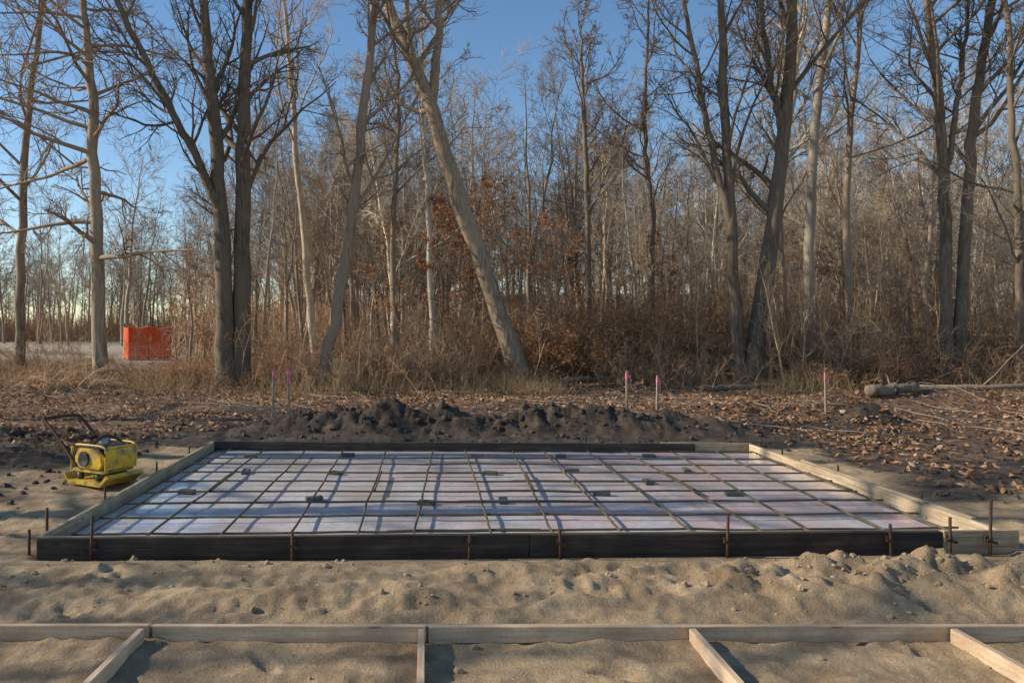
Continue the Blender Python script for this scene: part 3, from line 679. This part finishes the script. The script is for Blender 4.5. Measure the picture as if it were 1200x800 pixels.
add_obj('front_shroud',prof('front_shroud',[(.25,.17),(.28,.18),(.30,.34),(.27,.40),(.25,.395),(.275,.33),(.255,.19)],.38,M_YEL,.004),pc)
for sy in(-.2,.2):
    tube('guard_rail',[(.28,sy,.17),(.29,sy,.38),(.25,sy,.43),(.1,sy,.44),(-.2,sy,.43),(-.26,sy,.36),(-.27,sy,.17)],.013,M_YEL,pc,50)
    tube('handle_arm',[(-.16,sy*1.1,.20),(-.34,sy*1.12,.38),(-.55,sy*1.15,.57),(-.68,sy*1.15,.66)],.018,M_RUST,pc,20)
    tube('handle_stay',[(-.2,sy*1.1,.43),(-.45,sy*1.12,.48)],.012,M_RUST,pc,6)
tube('handle_bar',[(-.68,-.23,.66),(-.73,-.21,.69),(-.74,0,.695),(-.73,.21,.69),(-.68,.23,.66)],.018,M_RUST,pc,30)
tube('handle_brace',[(-.42,-.23,.455),(-.42,0,.455),(-.42,.23,.455)],.013,M_RUST,pc,8)
tube('lift_bar',[(.05,-.2,.44),(.05,0,.52),(.05,.2,.44)],.014,M_RUST,pc,16)
tube('front_bar',[(.27,-.2,.41),(.28,0,.42),(.27,.2,.41)],.013,M_YEL,pc,10)

# ---------------- orange safety fence ----------------
of=empty('orange_safety_fence')
pts=[(-18.4,45.6),(-17.6,44.3),(-16.5,44.5),(-15.2,44.6)]
g=Geo(); HF=2.0
for (a,b) in zip(pts[:-1],pts[1:]):
    L=math.hypot(b[0]-a[0],b[1]-a[1]); nn=max(4,int(L/.085))
    for q in range(nn+1):
        u=q/nn; x=a[0]+(b[0]-a[0])*u; y=a[1]+(b[1]-a[1])*u; sag=.10*math.sin(math.pi*u)
        g.tubes(np.array([[(x,y,.05),(x+.02,y+.03,HF*.5),(x,y,HF-sag)]]),np.full((1,3),.030),4)
    for q in range(21):
        zz=.08+q*(HF-.1)/20; P=np.array([[(a[0]+(b[0]-a[0])*u,a[1]+(b[1]-a[1])*u+.004,zz-.10*math.sin(math.pi*u)*zz/HF) for u in np.linspace(0,1,8)]])
        g.tubes(P,np.full((1,8),.034),4)
add_obj('netting',g.mesh('netting',M_NET),of)
for p in pts: add_obj('post',cyl_me('post',.035,HF+.3,M_RUST,10,bev=.005),of,(p[0],p[1]+.06,(HF+.1)/2))

# ---------------- light ----------------
el=math.radians(29); az=math.radians(-88)
S=Vector((math.sin(az)*math.cos(el),math.cos(az)*math.cos(el),math.sin(el)))
w=bpy.data.worlds.new('World'); sc.world=w; w.use_nodes=True; nt=w.node_tree
sky=nt.nodes.new('ShaderNodeTexSky'); sky.sky_type='NISHITA'; sky.sun_disc=False; sky.sun_elevation=el; sky.sun_rotation=az; sky.air_density=1.0; sky.dust_density=.1; sky.ozone_density=1.6
hs=nt.nodes.new('ShaderNodeHueSaturation'); hs.inputs['Saturation'].default_value=1.15
bg=nt.nodes['Background']; bg.inputs[1].default_value=.15; nt.links.new(sky.outputs[0],hs.inputs['Color']); nt.links.new(hs.outputs[0],bg.inputs[0])
ld=bpy.data.lights.new('sun','SUN'); ld.energy=5; ld.angle=math.radians(.5); ld.color=(1,.90,.74)
lo=bpy.data.objects.new('sun',ld); COL.objects.link(lo); lo.rotation_euler=S.to_track_quat('Z','Y').to_euler(); lo.location=(-20,20,30)

cam=bpy.data.cameras.new('camera'); co=bpy.data.objects.new('camera',cam); COL.objects.link(co)
co.location=(0,0,H); co.rotation_euler=(math.pi/2,0,0); cam.sensor_width=36; cam.lens=26; cam.shift_x=.0875; cam.shift_y=-.01; cam.clip_end=4000; cam.clip_start=.05
sc.camera=co
sc.view_settings.view_transform='Standard'; sc.view_settings.look='None'; sc.view_settings.exposure=0
